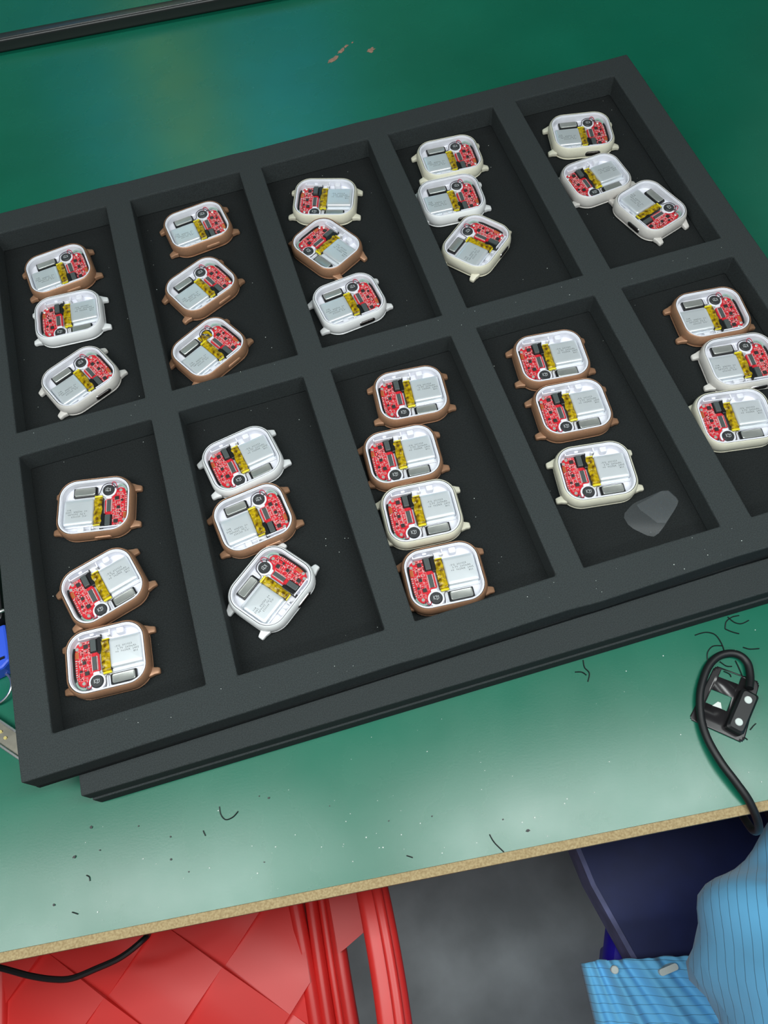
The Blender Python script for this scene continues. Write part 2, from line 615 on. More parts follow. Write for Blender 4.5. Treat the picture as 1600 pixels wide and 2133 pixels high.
loft(bm, [lring(19.4, 2.9, 1.4, 4.6), lring(20.9, 2.5, 1.2, 4.2), lring(22.2, 2.0, 0.9, 3.8), lring(24.0, 1.75, 0.4, 3.0), lring(24.7, 1.5, 0.5, 2.7), lring(24.9, 1.1, 0.8, 2.4)])
me0 = mesh_from(scaled(bm), 'lug', MT['gold'], True, 50)
ME_LUG = {}
for k in ('gold', 'cream', 'white', 'grey'):
    m = me0 if k == 'gold' else me0.copy()
    m.materials.clear()
    m.materials.append(MT[k])
    ME_LUG[k] = m

# side button in its surround
bm = bmesh.new()


def bring(v, a, b, zc=5.0, uc=-4.6):
    return [(uc + p[0], v, zc + p[1]) for p in rrect(a, b, b, 5)]


loft(bm, [bring(17.6, 4.9, 1.35), bring(18.75, 4.9, 1.35), bring(19.05, 4.6, 1.1)], mi=0)
me0 = mesh_from(scaled(bm), 'side_button', MT['chrome'], True, 50)
ME_BTN = {'gold': me0.copy(), 'cream': me0, 'white': me0, 'grey': me0}
ME_BTN['gold'].materials.clear()
ME_BTN['gold'].materials.append(MT['gold'])
bm = bmesh.new()
v = 18.42
o1, o2 = bring(v, 5.4, 1.8), bring(v + 0.28, 5.3, 1.7)
i2, i1 = bring(v + 0.28, 4.95, 1.4), bring(v, 4.95, 1.4)
loft(bm, [o1, o2, i2, i1], False, False)
ME_BEZ = mesh_from(scaled(bm), 'button_surround', MT['silver'], True, 40)

# circuit board
PCB = [(-17.5, 7.8), (-17.0, 9.8), (-15.9, 11.4), (-14.3, 12.4), (-4.9, 12.4), (-4.7, -4.4), (-6.2, -5.4), (-8.6, -6.2), (-10.3, -7.7), (-11.0, -9.6), (-11.1, -11.3),
       (-13.6, -11.9), (-15.3, -11.2), (-16.6, -9.8), (-17.3, -7.6), (-17.5, -3.0)]
bm = bmesh.new()
prism(bm, PCB, 4.5, 5.4)
ME_PCB = mesh_from(scaled(bm), 'circuit_board', MT['pcb'])


def one(name, fn, m, smooth=False):
    b = bmesh.new()
    fn(b)
    return mesh_from(scaled(b), name, m, smooth, 40)


CH = {}
CH['chip'] = [one('chip', lambda b, q=q: box(b, q[0] - q[2] / 2, q[0] + q[2] / 2, q[1] - q[2] / 2, q[1] + q[2] / 2, 5.4, 6.1, bev=0.1), MT['chip'])
              for q in ((-11.4, 9.5, 2.2), (-12.6, 0.9, 1.7), (-11.6, -5.0, 2.1), (-14.6, -3.4, 1.2))]
CH['screw'] = [one('screw', lambda b, q=q: disc(b, q[0], q[1], 0.95, 5.4, 6.0, 14, 0.25), MT['tin'], True)
               for q in ((-16.0, 9.0), (-14.0, 11.2), (-13.6, -10.0))]


def _flex(b):
    box(b, -8.6, -5.6, 5.6, 12.2, 5.4, 7.3, bev=0.25)


ME_CONN = one('socket', _flex, MT['chip_grey'])
ME_FOLD = one('folded_flex', lambda b: (box(b, -5.3, -2.9, 4.2, 12.6, 4.4, 6.6, bev=0.4), box(b, -9.2, -5.2, 5.2, 12.5, 5.35, 5.9), box(b, -4.6, -2.6, 12.4, 14.2, 5.0, 6.2)), MT['black'])


def _slim(b):
    box(b, -8.3, -6.2, -4.3, 3.0, 5.4, 6.3, mi=0, bev=0.15)
    for uu in (-8.75, -6.05):
        box(b, uu, uu + 0.3, -4.5, 3.2, 5.4, 6.05, mi=1)
    for k in range(9):
        box(b, -9.0, -5.5, -4.2 + k * 0.85, -4.2 + k * 0.85 + 0.3, 5.4, 5.62, mi=1)


ME_SLIM = one('board_connector', _slim, [MT['chip_grey'], MT['pad']])


def _fing(b):
    for k in range(6):
        box(b, -17.2, -15.4, 4.0 + k * 0.62, 4.0 + k * 0.62 + 0.4, 5.35, 5.5)


ME_FING = one('gold_contacts', _fing, MT['gold_pad'])


def in_poly(x, y, P):
    c = False
    for i in range(len(P)):
        (x1, y1), (x2, y2) = P[i], P[i - 1]
        if (y1 > y) != (y2 > y) and x < (x2 - x1) * (y - y1) / (y2 - y1) + x1:
            c = not c
    return c


def small_parts(seed):
    rnd = random.Random(seed)
    b = bmesh.new()
    keep = [(-11.4, 9.5, 1.4), (-12.6, 0.9, 1.1), (-11.6, -5.0, 1.3), (-16.0, 9.0, 1.1), (-14, 11.2, 1.1), (-13.6, -10, 1.1), (-16.2, 5.6, 1.7)]
    # component clusters in rows with pale outlines, like populated board areas
    clusters = [(-14.2, 6.2, 1.4, 2.6), (-11.2, 6.8, 1.3, 1.1), (-12.6, 2.8, 1.6, 1.0), (-14.6, 1.0, 0.9, 2.0), (-10.4, 0.4, 1.2, 1.4), (-12.2, -2.6, 1.5, 1.3),
                (-14.6, -5.6, 1.2, 1.6), (-9.6, -3.6, 0.7, 1.6), (-10.6, 3.6, 1.0, 0.8), (-13.2, -7.8, 1.8, 0.8), (-9.6, 4.4, 0.8, 0.8), (-12.4, 11.6, 1.6, 0.5), (-9.7, 8.5, 0.6, 3.2)]
    for cx, cy, hx, hy in clusters:
        ny = max(1, int(2 * hy / 0.85))
        nx = max(1, int(2 * hx / 0.85))
        for i in range(nx):
            for j in range(ny):
                x = cx - hx + (i + 0.5) * 2 * hx / nx
                y = cy - hy + (j + 0.5) * 2 * hy / ny
                if rnd.random() < 0.22 or not in_poly(x, y, PCB):
                    continue
                if any(math.hypot(x - q[0], y - q[1]) < q[2] for q in keep) or (-9 < x < -5.2 and (-4.6 < y < 3.4 or y > 5)):
                    continue
                w, h = rnd.choice(((0.6, 0.34), (0.34, 0.6), (0.5, 0.5), (0.66, 0.3)))
                box(b, x - w / 2, x + w / 2, y - h / 2, y + h / 2, 5.35, 5.4 + rnd.uniform(0.2, 0.5), mi=rnd.choice((0, 0, 0, 1, 2)))
        # outline
        t = 0.11
        for (x0, x1, y0, y1) in ((cx - hx, cx + hx, cy - hy, cy - hy + t), (cx - hx, cx + hx, cy + hy - t, cy + hy), (cx - hx, cx - hx + t, cy - hy, cy + hy), (cx + hx - t, cx + hx, cy - hy, cy + hy)):
            if in_poly((x0 + x1) / 2, (y0 + y1) / 2, PCB):
                box(b, x0, x1, y0, y1, 5.38, 5.44, mi=0)
    for k in range(9):
        y = -7.5 + k * 1.25
        box(b, -17.3, -16.4, y, y + 0.55, 5.35, 5.7, mi=1 if k % 2 else 0)
    for k in range(10):
        x, y = rnd.uniform(-16.5, -11.5), rnd.uniform(-11, 12)
        if in_poly(x, y, PCB):
            disc(b, x, y, 0.35, 5.38, 5.6, 6, mi=1)
    return mesh_from(scaled(b), 'small_components', [MT['pad'], MT['tin'], MT['chip']])


ME_SMALL = [small_parts(s) for s in (1, 2, 3)]

# black strip for gap shadow beside the board and pale green antenna flex
ME_SIDE = one('gap_shadow_strip', lambda b: tube(b, [(-17.0, -9.5, 5.6), (-18.0, -6, 5.8), (-18.1, 0, 5.8), (-18.0, 6, 5.8), (-17.3, 9.6, 5.6)], 0.62, 6, 4), MT['black'], True)
ME_ANT = one('antenna_flex', lambda b: tube(b, [(-11.5, -12.7, 5.2), (-13.5, -13.2, 6.0), (-15.4, -12.2, 6.2), (-16.8, -10.2, 6.0), (-17.3, -8.0, 5.4)], 0.65, 6, 4), MT['green_flex'], True)

# battery: pouch cell with flange
bm = bmesh.new()


def bat(i, z):
    return [(9.75 + p[0], 2.3 + p[1], z) for p in rrect(8.55 - i, 7.9 - i, max(1.3 - i * 0.6, 0.3), 4)]


loft(bm, [bat(0.1, 3.9), bat(0, 4.6), bat(0, 6.6), bat(0.3, 7.15), bat(0.9, 7.45), bat(2.0, 7.52)])
ME_BAT = mesh_from(scaled(bm), 'battery', MT['foil'], True, 50)
ME_FLANGE = one('battery_flange', lambda b: (box(b, 1.4, 18.4, -7.3, -5.5, 4.6, 5.1, bev=0.2), box(b, 1.4, 18.5, 10.1, 10.9, 4.5, 5.2, bev=0.2), box(b, 18.2, 18.7, -6.5, 9.5, 4.2, 5.0)), MT['foil_edge'])


def text_mesh(lines, size, lead):
    b = bmesh.new()
    for k, (txt, x) in enumerate(lines):
        cu = bpy.data.curves.new('txt', 'FONT')
        cu.body = txt
        cu.size = size
        cu.space_character = 1.12
        cu.resolution_u = 1
        to = bpy.data.objects.new('txt', cu)
        COL.objects.link(to)
        dg = bpy.context.evaluated_depsgraph_get()
        me = to.evaluated_get(dg).to_mesh()
        t = bmesh.new()
        t.from_mesh(me)
        bmesh.ops.translate(t, vec=(x, -k * lead, 0), verts=t.verts)
        tmp = bpy.data.meshes.new('t')
        t.to_mesh(tmp)
        t.free()
        b.from_mesh(tmp)
        bpy.data.meshes.remove(tmp)
        bpy.data.objects.remove(to, do_unlink=True)
        bpy.data.curves.remove(cu)
    return b


tb = text_mesh([('-YG  601023', 0.0), ('3.7V  260mAh', 1.1), ('+0  962NX  2405', 0.0), ('801', 9.4)], 1.55, 1.5)
bmesh.ops.translate(tb, vec=(4.3, 4.6, 7.535), verts=tb.verts)
ME_TXT = mesh_from(scaled(tb), 'printed_text', MT['ink'])


# amber tape: crumpled strip
def tape_mesh(seed):
    b = bmesh.new()

    def fn(u, v):
        x = -3.5 + 4.5 * u
        y = -6.6 + 17.4 * v
        z = 6.3 + 0.5 * math.sin(u * math.pi) + 0.55 * (noise.noise(Vector((x * 0.5, y * 0.45, seed * 7.3))))
        x += 0.35 * noise.noise(Vector((0, y * 0.4, seed * 3.1)))
        if v < 0.02 or v > 0.98:
            z = 5.0
        return (x, y, z)
    grid(b, 10, 26, fn)
    return mesh_from(scaled(b), 'amber_tape', MT['tape'], True)


ME_TAPE = [tape_mesh(s) for s in (1, 2, 3)]
ME_TLIP = one('tape_end', lambda b: (box(b, -3.3, 1.2, -7.6, -6.5, 5.2, 6.3, bev=0.3), box(b, -2.6, 1.3, 10.6, 11.2, 5.4, 6.5, bev=0.2)), MT['tape_lip'])
ME_TDARK = one('battery_lead', lambda b: box(b, -3.9, 1.2, -6.2, 10.7, 4.1, 5.8, bev=0.3), MT['chip'])
ME_TMOT = one('amber_tape', lambda b: grid(b, 10, 10, lambda u, v: (-8.5 + 8 * u, -12.4 + 6 * v, 6.9 + 0.3 * math.sin(9 * u + 4 * v) - (1.2 if u > 0.6 else 0))), MT['tape'], True)

# speaker
ME_SPKB = one('speaker_body', lambda b: (box(b, 0.4, 13.7, -14.0, -8.1, 3.9, 5.6, bev=0.4), box(b, 0.0, 0.8, -13.6, -8.8, 3.9, 5.2)), MT['black'])
bm = bmesh.new()


def sp(i, z):
    return [(7.0 + p[0], -11.05 + p[1], z) for p in rrect(5.95 - i, 2.4 - i, 0.9 - i * 0.5, 3)]


loft(bm, [sp(0, 5.3), sp(0, 6.0), sp(0.35, 6.25), sp(0.7, 6.15)])
ME_SPK = mesh_from(scaled(bm), 'speaker_plate', MT['speaker'], True, 30)
# motor, bracket, mark
ME_MOT = one('vibration_motor', lambda b: disc(b, -6.7, -10.6, 3.3, 4.2, 6.7, 28, 0.35), MT['motor'], True)


def _brk(b):
    n = 32
    rr = []
    for r, z in ((4.4, 3.9), (4.4, 5.6), (4.15, 5.8), (3.45, 5.8), (3.4, 4.0)):
        rr.append([(-6.7 + r * math.cos(2 * math.pi * k / n), -10.6 + r * math.sin(2 * math.pi * k / n), z) for k in range(n)])
    loft(b, rr, False, False)
    box(b, -8.6, -5.0, -7.0, -5.1, 3.9, 6.2, bev=0.7)
    box(b, -2.6, -1.2, -14.2, -8.0, 3.9, 5.0, bev=0.3)


ME_BRK = one('motor_bracket', _brk, MT['liner'], True)


def _mark(b):
    def stroke(x0, y0, x1, y1, w=0.28):
        dx, dy = x1 - x0, y1 - y0
        l = math.hypot(dx, dy)
        nx, ny = -dy / l * w / 2, dx / l * w / 2
        prism(b, [(x0 + nx, y0 + ny), (x0 - nx, y0 - ny), (x1 - nx, y1 - ny), (x1 + nx, y1 + ny)], 6.7, 6.73)
    cx, cy = -6.7, -10.6
    for s in ((-1.3, 1.3, -1.3, -0.9), (-1.3, 0.2, -0.2, 1.2), (-1.3, 0.2, -0.2, -1.0), (-0.2, 1.2, 0.5, 0.2), (0.5, 1.3, 0.2, -1.2), (0.2, -1.2, 1.3, -0.6), (0.5, 0.3, 1.4, 1.0), (1.4, 1.0, 1.3, -0.6)):
        stroke(cx + s[0], cy + s[1], cx + s[2], cy + s[3])


ME_MARK = one('motor_mark', _mark, MT['mark'])


def _rail(b):
    box(b, -14.2, -3.0, 12.9, 13.5, 4.0, 7.6, bev=0.15)
    box(b, -14.4, -13.8, 12.9, 15.3, 4.0, 7.8)
    box(b, 0.4, 2.4, 12.4, 13.4, 4.0, 7.0, bev=0.2)
    box(b, 1.8, 2.4, 12.4, 15.4, 4.0, 7.6)
    box(b, -8.6, -6.2, 14.2, 15.4, 4.0, 7.2, bev=0.5)


ME_RAIL = one('retaining_rail', _rail, MT['liner'])
ME_BLOCK = one('button_block', lambda b: box(b, 5.6, 9.8, 11.9, 15.3, 4.0, 7.9, bev=0.9), MT['liner'], True)
# wires
ME_W = [
    (one('wire', lambda b: tube(b, [(0.5, -8.8, 5.4), (-1.0, -8.2, 6.2), (-2.0, -9.6, 6.0), (-2.2, -12.4, 5.6), (-3.0, -14.3, 5.4), (-5.5, -14.6, 5.6)], 0.22, 6, 5), MT['black_wire'], True),
     one('wire', lambda b: tube(b, [(-9.6, -11.5, 5.6), (-10.2, -13.4, 6.4), (-11.6, -13.2, 6.6), (-12.2, -11.4, 6.2), (-11.4, -9.8, 6.0)], 0.26, 6, 5), MT['red_wire'], True),
     one('wire', lambda b: tube(b, [(-9.4, -12.4, 5.4), (-11.2, -14.0, 5.8), (-13.0, -13.0, 6.0), (-12.4, -11.2, 6.0)], 0.22, 6, 5), MT['black_wire'], True)),
    (one('wire', lambda b: tube(b, [(0.5, -8.8, 5.4), (-1.4, -8.4, 6.4), (-2.2, -10.5, 6.2), (-3.4, -13.6, 6.2), (-6.5, -14.7, 6.6), (-9.5, -13.6, 7.0), (-11.2, -11.0, 6.4)], 0.22, 6, 5), MT['black_wire'], True),
     one('wire', lambda b: tube(b, [(-8.6, -12.8, 5.6), (-9.0, -14.6, 7.0), (-10.6, -14.6, 7.2), (-11.6, -12.6, 6.6), (-11.6, -10.4, 6.0)], 0.26, 6, 5), MT['red_wire'], True),
     one('wire', lambda b: tube(b, [(-9.6, -11.2, 5.6), (-10.6, -12.2, 6.6), (-11.8, -11.6, 6.6), (-12.2, -10.0, 6.0)], 0.22, 6, 5), MT['black_wire'], True))]

WATCHES = [
    ('c0b1', 'gold', 31.51, -31.93, -172.7), ('c0b2', 'white', 32.44, -67.07, -3.1), ('c0b3', 'grey', 32.97, -110.97, -155.3),
    ('c1b1', 'gold', 113.88, -26.22, -172.4), ('c1b2', 'gold', 107.23, -70.82, -154.3), ('c1b3', 'gold', 102.50, -114.76, -151.0),
    ('c2b1', 'cream', 190.12, -30.83, -19.9), ('c2b2', 'gold', 181.50, -65.88, -60.2), ('c2b3', 'white', 182.64, -108.80, -173.1),
    ('c3b1', 'cream', 270.31, -23.57, 176.3), ('c3b2', 'white', 260.40, -54.94, 176.6), ('c3b3', 'cream', 262.25, -92.66, -140.8),
    ('c4b1', 'cream', 351.88, -31.37, 168.1), ('c4b2', 'grey', 344.88, -68.95, 6.0), ('c4b3', 'grey', 364.28, -101.15, 108.1),
    ('c4f1', 'gold', 361.60, -181.06, 173.8), ('c4f2', 'grey', 362.03, -213.13, 172.4), ('c4f3', 'cream', 342.98, -242.49, -9.5),
    ('c3f1', 'gold', 271.96, -179.79, -6.6), ('c3f2', 'gold', 270.23, -211.84, -5.8), ('c3f3', 'cream', 266.63, -249.25, -8.5),
    ('c2f1', 'gold', 195.99, -177.91, -5.9), ('c2f2', 'gold', 181.06, -210.62, -4.5), ('c2f3', 'cream', 180.23, -242.96, -5.3), ('c2f4', 'gold', 179.88, -277.05, -5.3),
    ('c0f1', 'gold', 30.04, -190.07, 168.9), ('c0f2', 'gold', 27.75, -232.87, 15.8), ('c0f3', 'gold', 24.65, -267.42, -3.7),
    ('c1f1', 'white', 104.66, -187.50, 9.9), ('c1f2', 'gold', 102.79, -220.73, -173.0), ('c1f3', 'white', 102.79, -257.35, -142.3),
]
COLW = {'gold': 'bronze', 'cream': 'cream', 'white': 'white', 'grey': 'pale grey'}
COLN = ['leftmost', 'second from left', 'middle', 'second from right', 'rightmost']
POS3 = ['rearmost', 'middle', 'frontmost']
POS4 = ['rearmost', 'second from rear', 'third from rear', 'frontmost']


def place_watch(idx, code, color, x, y, deg):
    c, row, k = int(code[1]), code[2], int(code[3]) - 1
    pos = (POS4 if code[:3] == 'c2f' else POS3)[k]
    lab = '%s opened smartwatch, %s in the %s pocket of the %s row' % (COLW[color], pos, COLN[c], 'far' if row == 'b' else 'near')
    t = thing('opened_smartwatch', lab, 'smartwatch', (x * U, y * U, FLOOR_Z), math.radians(deg), 'opened smartwatches in the foam tray')
    link('case', ME_CASE[color], t)
    fr = link('inner_frame', ME_LINER, t)
    link('seal_groove', ME_SEAL, t)
    link('retaining_rail', ME_RAIL, fr)
    link('button_block', ME_BLOCK, fr)
    for sx in (0, math.pi):
        for sy in (11.4, -11.4):
            link('lug', ME_LUG[color], t, (0, sy * 0.001, 0) if sx == 0 else (0, sy * 0.001, 0), (0, 0, sx))
    bt = link('side_button', ME_BTN[color], t)
    if color != 'gold':
        link('button_surround', ME_BEZ, bt)
    p = link('circuit_board', ME_PCB, t)
    for m in CH['chip']:
        link('chip', m, p)
    for m in CH['screw']:
        link('screw', m, p)
    link('socket', ME_CONN, p)
    link('folded_flex', ME_FOLD, p)
    link('board_connector', ME_SLIM, p)
    link('gold_contacts', ME_FING, p)
    s = link('small_components', ME_SMALL[idx % 3], p)
    s['kind'] = 'stuff'
    link('gap_shadow_strip', ME_SIDE, t)
    link('antenna_flex', ME_ANT, t)
    b = link('battery', ME_BAT, t)
    link('printed_text', ME_TXT, b)
    link('battery_flange', ME_FLANGE, b)
    link('battery_lead', ME_TDARK, b)
    tp = link('amber_tape', ME_TAPE[idx % 3], t)
    link('tape_end', ME_TLIP, tp)
    if code == 'c1b3':
        link('amber_tape', ME_TMOT, t)
    sb = link('speaker', ME_SPKB, t)
    link('speaker_plate', ME_SPK, sb)
    m = link('vibration_motor', ME_MOT, t)
    link('motor_mark', ME_MARK, m)
    link('motor_bracket', ME_BRK, t)
    for w in ME_W[1 if abs(deg) > 90 else 0]:
        link('wire', w, t)


for i, w in enumerate(WATCHES):
    place_watch(i, *w)

# ------------------------------------------------------------------ clear film lying in a pocket
CF = [(0.3266, -0.3107), (0.3444, -0.3081), (0.3474, -0.3170), (0.3444, -0.3207), (0.3297, -0.3317), (0.3242, -0.3332), (0.3149, -0.3238), (0.3139, -0.3167), (0.3222, -0.3117)]
bm = bmesh.new()
cx = sum(p[0] for p in CF) / len(CF)
cy = sum(p[1] for p in CF) / len(CF)


def film_z(x, y):
    return FLOOR_Z + 0.0006 + 0.0024 * (0.5 + 0.5 * math.sin((x - 0.31) * 60 + (y + 0.32) * 170 + 0.6))


def film_layer(pts, dz):
    gx = sum(p[0] for p in pts) / len(pts)
    gy = sum(p[1] for p in pts) / len(pts)
    cut = []
    for i in range(len(pts)):          # round the corners by corner cutting
        p, q = pts[i], pts[(i + 1) % len(pts)]
        cut += [(p[0] * 0.8 + q[0] * 0.2, p[1] * 0.8 + q[1] * 0.2), (p[0] * 0.2 + q[0] * 0.8, p[1] * 0.2 + q[1] * 0.8)]
    dense = []
    for i in range(len(cut)):
        p, q = cut[i], cut[(i + 1) % len(cut)]
        for k in range(4):
            dense.append((p[0] + (q[0] - p[0]) * k / 4, p[1] + (q[1] - p[1]) * k / 4))
    rings = []
    for k in range(12):
        s_ = 1 - k / 12
        rings.append([(gx + (p[0] - gx) * s_, gy + (p[1] - gy) * s_, film_z(gx + (p[0] - gx) * s_, gy + (p[1] - gy) * s_) + dz) for p in dense])
    loft(bm, rings, False, True)


film_layer(CF, 0.0)
# folded-over flap
film_layer([(0.3222, -0.3135), (0.3300, -0.3120), (0.3444, -0.3081), (0.3474, -0.3170), (0.3444, -0.3207), (0.3315, -0.3300)], 0.0008)
o = obj('clear_film', bm, MT['clear'], None, True, 80)
tag(o, 'crumpled transparent plastic film in front of the cream watch, near row', 'film')

# ------------------------------------------------------------------ charging cable, film gasket, threads
Zm = TT
ch = thing('charging_cable', 'black magnetic charging cable looped on the green mat, lower right', 'cable', (0.3350, -0.4280, Zm))


def rel(p, z):
    return (p[0] - 0.3350, p[1] - 0.4280 * -1, z)


bm = bmesh.new()
pts = [(0.3458, -0.4202), (0.3498, -0.4147), (0.3523, -0.4079), (0.3506, -0.4026), (0.3456, -0.3996), (0.3386, -0.3996), (0.3311, -0.4033), (0.3230, -0.4116), (0.3182, -0.4194),
       (0.3147, -0.4287), (0.3133, -0.4385), (0.3141, -0.4501), (0.3166, -0.4607), (0.3193, -0.4706)]
zz = [0.0045, 0.003, 0.0023, 0.0022, 0.0022, 0.0022, 0.0024, 0.0028, 0.003, 0.0032, 0.004, 0.005, 0.005, 0.003]
P3 = [rel(p, z) for p, z in zip(pts, zz)] + [rel((0.3215, -0.4810), -0.004), rel((0.3245, -0.4855), -0.018), rel((0.3290, -0.4820), -0.038), rel((0.334, -0.455), -0.055), rel((0.34, -0.40), -0.06)]
tube(bm, P3, 0.0021, 12, 6)
obj('cord', bm, MT['gum'], ch, True)
hd = Vector((0.3414, -0.4257)) - Vector((0.3316, -0.4344))
ang = math.atan2(hd.y, hd.x)
hc = (Vector((0.3414, -0.4257)) + Vector((0.3316, -0.4344))) / 2
bm = bmesh.new()


def hring(i, z):
    return [(p[0], p[1], z) for p in rrect(0.0118 - i, 0.0046 - i, 0.0016, 4)]


loft(bm, [hring(0, 0.0008), hring(0, 0.0052), hring(0.0012, 0.0064), hring(0.0016, 0.0064)])
hx = link('plug_head', mesh_from(bm, 'plug_head', MT['gum'], True, 30), ch, (hc.x - 0.3350, hc.y + 0.4280, 0), (0, 0, ang))
for s in (-1, 1):
    bm = bmesh.new()
    disc(bm, s * 0.0066, 0, 0.0020, 0.0062, 0.0069, 20, 0.0003)
    obj('contact_pad', bm, MT['tag'], hx, True)
bm = bmesh.new()
F = [Vector(p) for p in ((0.3362, -0.4031), (0.3545, -0.4185), (0.3310, -0.4447), (0.3100, -0.4249))]


def quadpt(u, v):
    a0 = F[0].lerp(F[1], u)
    b0 = F[3].lerp(F[2], u)
    return a0.lerp(b0, v)


holes = [(0.16, 0.60, 0.02, 0.16), (0.14, 0.56, 0.40, 0.64)]
us = [0, 0.02, 0.05, 0.1, 0.14, 0.16, 0.56, 0.60, 0.9, 0.95, 0.98, 1]
vs_ = [0, 0.02, 0.05, 0.1, 0.16, 0.40, 0.64, 0.9, 0.95, 0.98, 1]
vd = {}
for j in range(len(vs_) - 1):
    for i in range(len(us) - 1):
        um, vm = (us[i] + us[i + 1]) / 2, (vs_[j] + vs_[j + 1]) / 2
        if any(h[0] < um < h[1] and h[2] < vm < h[3] for h in holes):
            continue
        du, dv = max(0.1 - um, um - 0.9, 0), max(0.1 - vm, vm - 0.9, 0)
        if math.hypot(du, dv) > 0.1:
            continue
        f = []
        for (a_, b_) in ((i, j), (i + 1, j), (i + 1, j + 1), (i, j + 1)):
            if (a_, b_) not in vd:
                q = quadpt(us[a_], vs_[b_])
                bow = 0.0012 * (1 - (2 * us[a_] - 1) ** 2) * (0.3 + 0.7 * vs_[b_])
                vd[a_, b_] = bm.verts.new((q.x, q.y, Zm + 0.0004 + bow * 0.4))
            f.append(vd[a_, b_])
        bm.faces.new(f)
o = obj('film_gasket', bm, MT['film'], None, True)
sd = o.modifiers.new('thickness', 'SOLIDIFY')
sd.thickness = 0.0003
tag(o, 'thin black film gasket with cut-outs lying under the charging cable head', 'film')
bm = bmesh.new()
prism(bm, [(0.3248, -0.4222), (0.3285, -0.4212), (0.3297, -0.4222), (0.3287, -0.4252)], Zm + 0.0002, Zm + 0.0007)
tag(obj('paper_scrap', bm, MT['dust']), 'tiny white paper scrap in the cut-out of the black film', 'scrap')

THR = [
    [[0.3336, -0.3845], [0.3398, -0.3848], [0.3441, -0.3876], [0.3451, -0.3931], [0.3443, -0.3985]],
    [[0.3333, -0.4005], [0.3355, -0.3956], [0.3399, -0.3931], [0.3449, -0.3944]],
    [[0.3508, -0.3863], [0.3532, -0.3828], [0.3575, -0.3813], [0.3616, -0.3817]],
    [[0.3553, -0.3805], [0.3573, -0.3844], [0.3606, -0.3863], [0.3653, -0.3858]],
    [[0.3508, -0.3863], [0.3535, -0.3889], [0.3567, -0.3911]],
    [[0.3551, -0.3986], [0.358, -0.4006], [0.363, -0.4019]],
    [[0.2701, -0.3788], [0.2692, -0.3828], [0.2704, -0.3865], [0.2678, -0.3906]],
    [[0.2633, -0.3836], [0.2667, -0.3847], [0.2685, -0.387]],
    [[0.0622, -0.3932], [0.0621, -0.3973], [0.064, -0.4004], [0.0678, -0.4003], [0.071, -0.3984]],
    [[0.0517, -0.4021], [0.0524, -0.4049]],
    [[0.1906, -0.447], [0.1916, -0.4513], [0.1946, -0.4568]],
    [[0.3377, -0.4394], [0.3402, -0.4381], [0.342, -0.4374]],
    [[0.3329, -0.4417], [0.334, -0.4436]],
    [[0.1477, -0.444], [0.1504, -0.4458]],
    [[-0.0093, -0.4051], [-0.008, -0.4064], [-0.008, -0.4083]],
    [[-0.0185, -0.4197], [-0.0158, -0.4214]],
    [[0.3396, -0.402], [0.3417, -0.4052], [0.3445, -0.4063]],
    [[0.3391, -0.4074], [0.3413, -0.4097], [0.3413, -0.4114]],
    [[0.3477, -0.404], [0.3476, -0.4084], [0.3471, -0.4137]],
]
TL = ['long curled black thread just left of the cable loop', 'black thread bending around the top left of the cable loop', 'black thread in the tangle below the tray edge, upper strand',
      'black thread in the tangle below the tray edge, lower strand', 'short black thread under the tangle below the tray edge', 'single black thread right of the cable loop',
      'hooked black thread under the lower tray, middle right of the bench', 'short black thread crossing the hooked thread under the lower tray', 'u-shaped black hair on the front left of the mat',
      'tiny black thread left of the u-shaped hair', 'dark thread at the front edge, right of the red chair', 'short dark thread right of the plug head',
      'tiny dark thread at the lower corner of the film gasket', 'short dark thread near the front edge above the grey floor', 'tiny curled fibre at the far left of the mat front',
      'tiny dark fibre near the dent at the front edge', 'black thread inside the cable loop, left', 'black thread inside the cable loop over the gasket notch', 'black thread inside the cable loop, right']
for t, lab in zip(THR, TL):
    bm = bmesh.new()
    tube(bm, [(p[0], p[1], Zm + 0.0004) for p in t], 0.00030, 5, 5)
    tag(obj('black_thread', bm, MT['gum'], None, True), lab, 'thread', 'black threads on the mat')

# dust specks on mat and foam: nobody could count these
random.seed(21)
bm = bmesh.new()


def speck(x, y, z, r):
    t = random.random() * 6.3
    e = random.uniform(0.5, 1.0)
    pts = [(x + r * math.cos(t + k * 1.257) * (1 if k % 2 else e), y + r * math.sin(t + k * 1.257) * e) for k in range(5)]
    prism(bm, pts, z, z + r * 0.6)


ca, sa = math.cos(BENCH_ANG), math.sin(BENCH_ANG)
for k in range(110):
    lx, ly = random.uniform(-0.25, 0.26), random.uniform(0.002, 0.07)
    if lx > 0.12:
        ly = random.uniform(0.002, 0.1)
    x, y = BX + ca * lx - sa * ly, BY + sa * lx + ca * ly
    if y > -0.383:
        continue
    speck(x, y, Zm + 0.0001, random.uniform(0.0001, 0.00042))
for k in range(120):
    i = random.choice((1, 3, 5, 7, 9))
    rowy = random.choice(((-295, -155), (-140, 0)))
    x, y = random.uniform(XS[i], XS[i + 1]), random.uniform(*rowy)
    speck(x * U, y * U, FLOOR_Z + 0.0001, random.uniform(0.00012, 0.0003))
for k in range(60):
    x, y = random.uniform(-12, 398), random.choice((random.uniform(-310, -297), random.uniform(-153, -141)))
    speck(x * U, y * U, TRAY_Z + 0.0001, random.uniform(0.00012, 0.00028))
tag(obj('dust_specks', bm, MT['dust']), 'tiny white dust specks scattered over mat and foam', 'dust', kind='stuff')
random.seed(22)
bm = bmesh.new()
